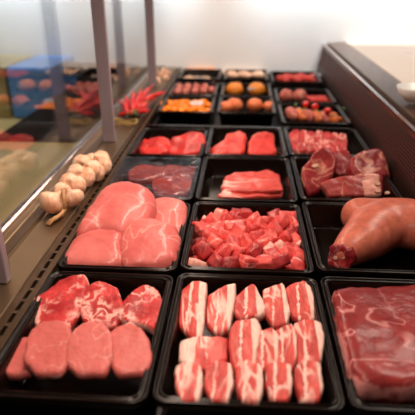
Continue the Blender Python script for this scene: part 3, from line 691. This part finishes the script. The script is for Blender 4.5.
bl = [(95,290,48,.026,(.5,.5,.5)),(150,238,36,.026,(.6,-.3,.5)),(205,268,38,.026,(-.5,.4,.4)),(180,196,36,.038,(.3,-.6,.5)),(225,212,36,.026,(-.6,-.3,.2)),(215,155,36,.036,(.5,-.5,.4)),
      (262,172,38,.026,(-.5,-.5,.3)),(240,112,36,.032,(.3,-.7,.5)),(285,135,36,.040,(-.2,-.6,.6)),(312,150,34,.024,(-.7,-.4,.2)),(285,98,30,.026,(.2,-.7,.5)),(325,92,36,.030,(-.2,-.6,.6)),(345,118,32,.024,(-.6,-.5,.3))]
B = []
for x, y, r, z, ax in bl:
    p = P(x/zg[0]+30, y/zg[0]+140, z); dz = (p-CAM).dot(FW); r *= 1.3; B.append((x/zg[0]+30, y/zg[0]+140, r/zg[0]*dz/500, max(z, r/zg[0]*dz/500*.88+.002), ax))
def zG(x, y): return x/zg[0]+30, y/zg[0]+140
garlic(B, 'plaited string of pale garlic bulbs lying on the steel ledge', [
   [(*zG(150,285),.02),(*zG(160,325),.012),(*zG(130,352),.010),(*zG(100,372),.008),(*zG(75,388),.005)],
   [(*zG(165,290),.022),(*zG(150,335),.016),(*zG(120,362),.012),(*zG(92,372),.010),(*zG(80,378),.006)],
   [(*zG(140,270),.03),(*zG(158,300),.022),(*zG(150,345),.008),(*zG(115,358),.012),(*zG(88,392),.006)],
   [(*zG(150,230),.052),(*zG(155,262),.050),(*zG(158,300),.030),(*zG(160,330),.012)]], (-.45, 1.25, .006))
# second string far along the ledge
b2 = []
for i, (x, y, r) in enumerate(((100,40,16),(85,62,13),(120,55,15),(75,30,13),(110,22,15),(90,75,8),(130,32,13))):
    px, py = zL(x, y); p = P(px, py, .03); dz = (p-CAM).dot(FW); b2.append((px, py, r/4.611*dz/500, .025+.012*(i % 3), (.4, -.5, .5)))
garlic(b2, 'second pale garlic string far along the ledge behind the chilies', [[(*zL(95,60),.03),(*zL(82,78),.012),(*zL(100,84),.01)]], (-.42, 2.7, .006))
# ---------------------------------------------------------------- chili bunch
zk = (5.93, 110, 65)
def zC(x, y): return x/5.93+110, y/5.93+65
ch = root('chili_bunch', (-.45, 2.0, .006), 'bunch of shiny red chilies tied with straw twine on the ledge', 'chili peppers')
tips = [((85,270),(62,205),.03),((110,275),(95,180),.05),((125,270),(120,190),.03),((120,280),(150,160),.06),((140,275),(165,190),.03),((140,270),(190,140),.07),((150,270),(185,215),.05),((150,265),(228,130),.06),
        ((165,250),(215,170),.03),((165,240),(262,112),.06),((170,240),(245,150),.03),((185,215),(338,156),.05),((200,220),(290,178),.03),((150,285),(240,270),.02),((160,270),(235,235),.03),((120,290),(60,290),.02),
        ((90,285),(45,300),.02),((170,260),(250,205),.02),((135,285),(200,285),.02),((190,235),(275,200),.02),((105,285),(80,235),.02),((140,255),(130,150),.07),((160,245),(200,185),.07)]
for i, (a, b, z) in enumerate(tips+[((a[0]+14, a[1]-6), (b[0]-16, b[1]+14), z+.008) for a, b, z in tips[:16]]):
    p0 = P(*zC(*a), .02+.012*(i % 3)); p1 = P(*zC(*b), z); mid = (p0+p1)/2+Vector((rnd.uniform(-.012, .012), rnd.uniform(-.01, .01), .010))
    pts = [(1-t)**2*p0+2*t*(1-t)*mid+t*t*p1 for t in [j/9 for j in range(10)]]
    R_0 = rnd.uniform(.0065, .009)
    V, Fs = sweep(pts, [R_0*f for f in (.5, .9, 1, 1, .95, .88, .76, .6, .4, .1)], 10); link('chili', V, Fs, M['chili'], ch)
    d = (p0-mid).normalized(); V, Fs = sweep([p0-d*.002, p0+d*.006, p0+d*.03], [R_0*.62, .003, .002], 7)
    link('stalk', V, Fs, M['calyx'], ch)
cN = P(*zC(82, 342), .012)
for dx in (0, .006):
    V, Fs = sweep([cN+Vector((dx+math.cos(t)*.045, math.sin(t)*.03, .004*math.sin(3*t)+dx)) for t in [j*2*math.pi/24 for j in range(25)]], .0025, 6); link('twine', V, Fs, M['twine'], ch)
# ---------------------------------------------------------------- world, camera, colour
w = bpy.data.worlds.new('world'); bpy.context.scene.world = w; w.use_nodes = True
w.node_tree.nodes['Background'].inputs[0].default_value = (.5, .42, .42, 1); w.node_tree.nodes['Background'].inputs[1].default_value = .05
cam = bpy.data.cameras.new('camera'); co = bpy.data.objects.new('camera', cam); C.objects.link(co)
cam.sensor_width = 36; cam.lens = 36*500/415; cam.sensor_fit = 'HORIZONTAL'; cam.clip_start = .02
R3 = Matrix((RT, UP, -FW)).transposed(); co.matrix_world = Matrix.Translation(CAM) @ R3.to_4x4()
cam.dof.use_dof = True; cam.dof.focus_distance = 1.05; cam.dof.aperture_fstop = 3.2
bpy.context.scene.camera = co
vs = bpy.context.scene.view_settings; vs.view_transform = 'Standard'; vs.look = 'None'; vs.gamma = 1; vs.use_curve_mapping = False; vs.exposure = .2
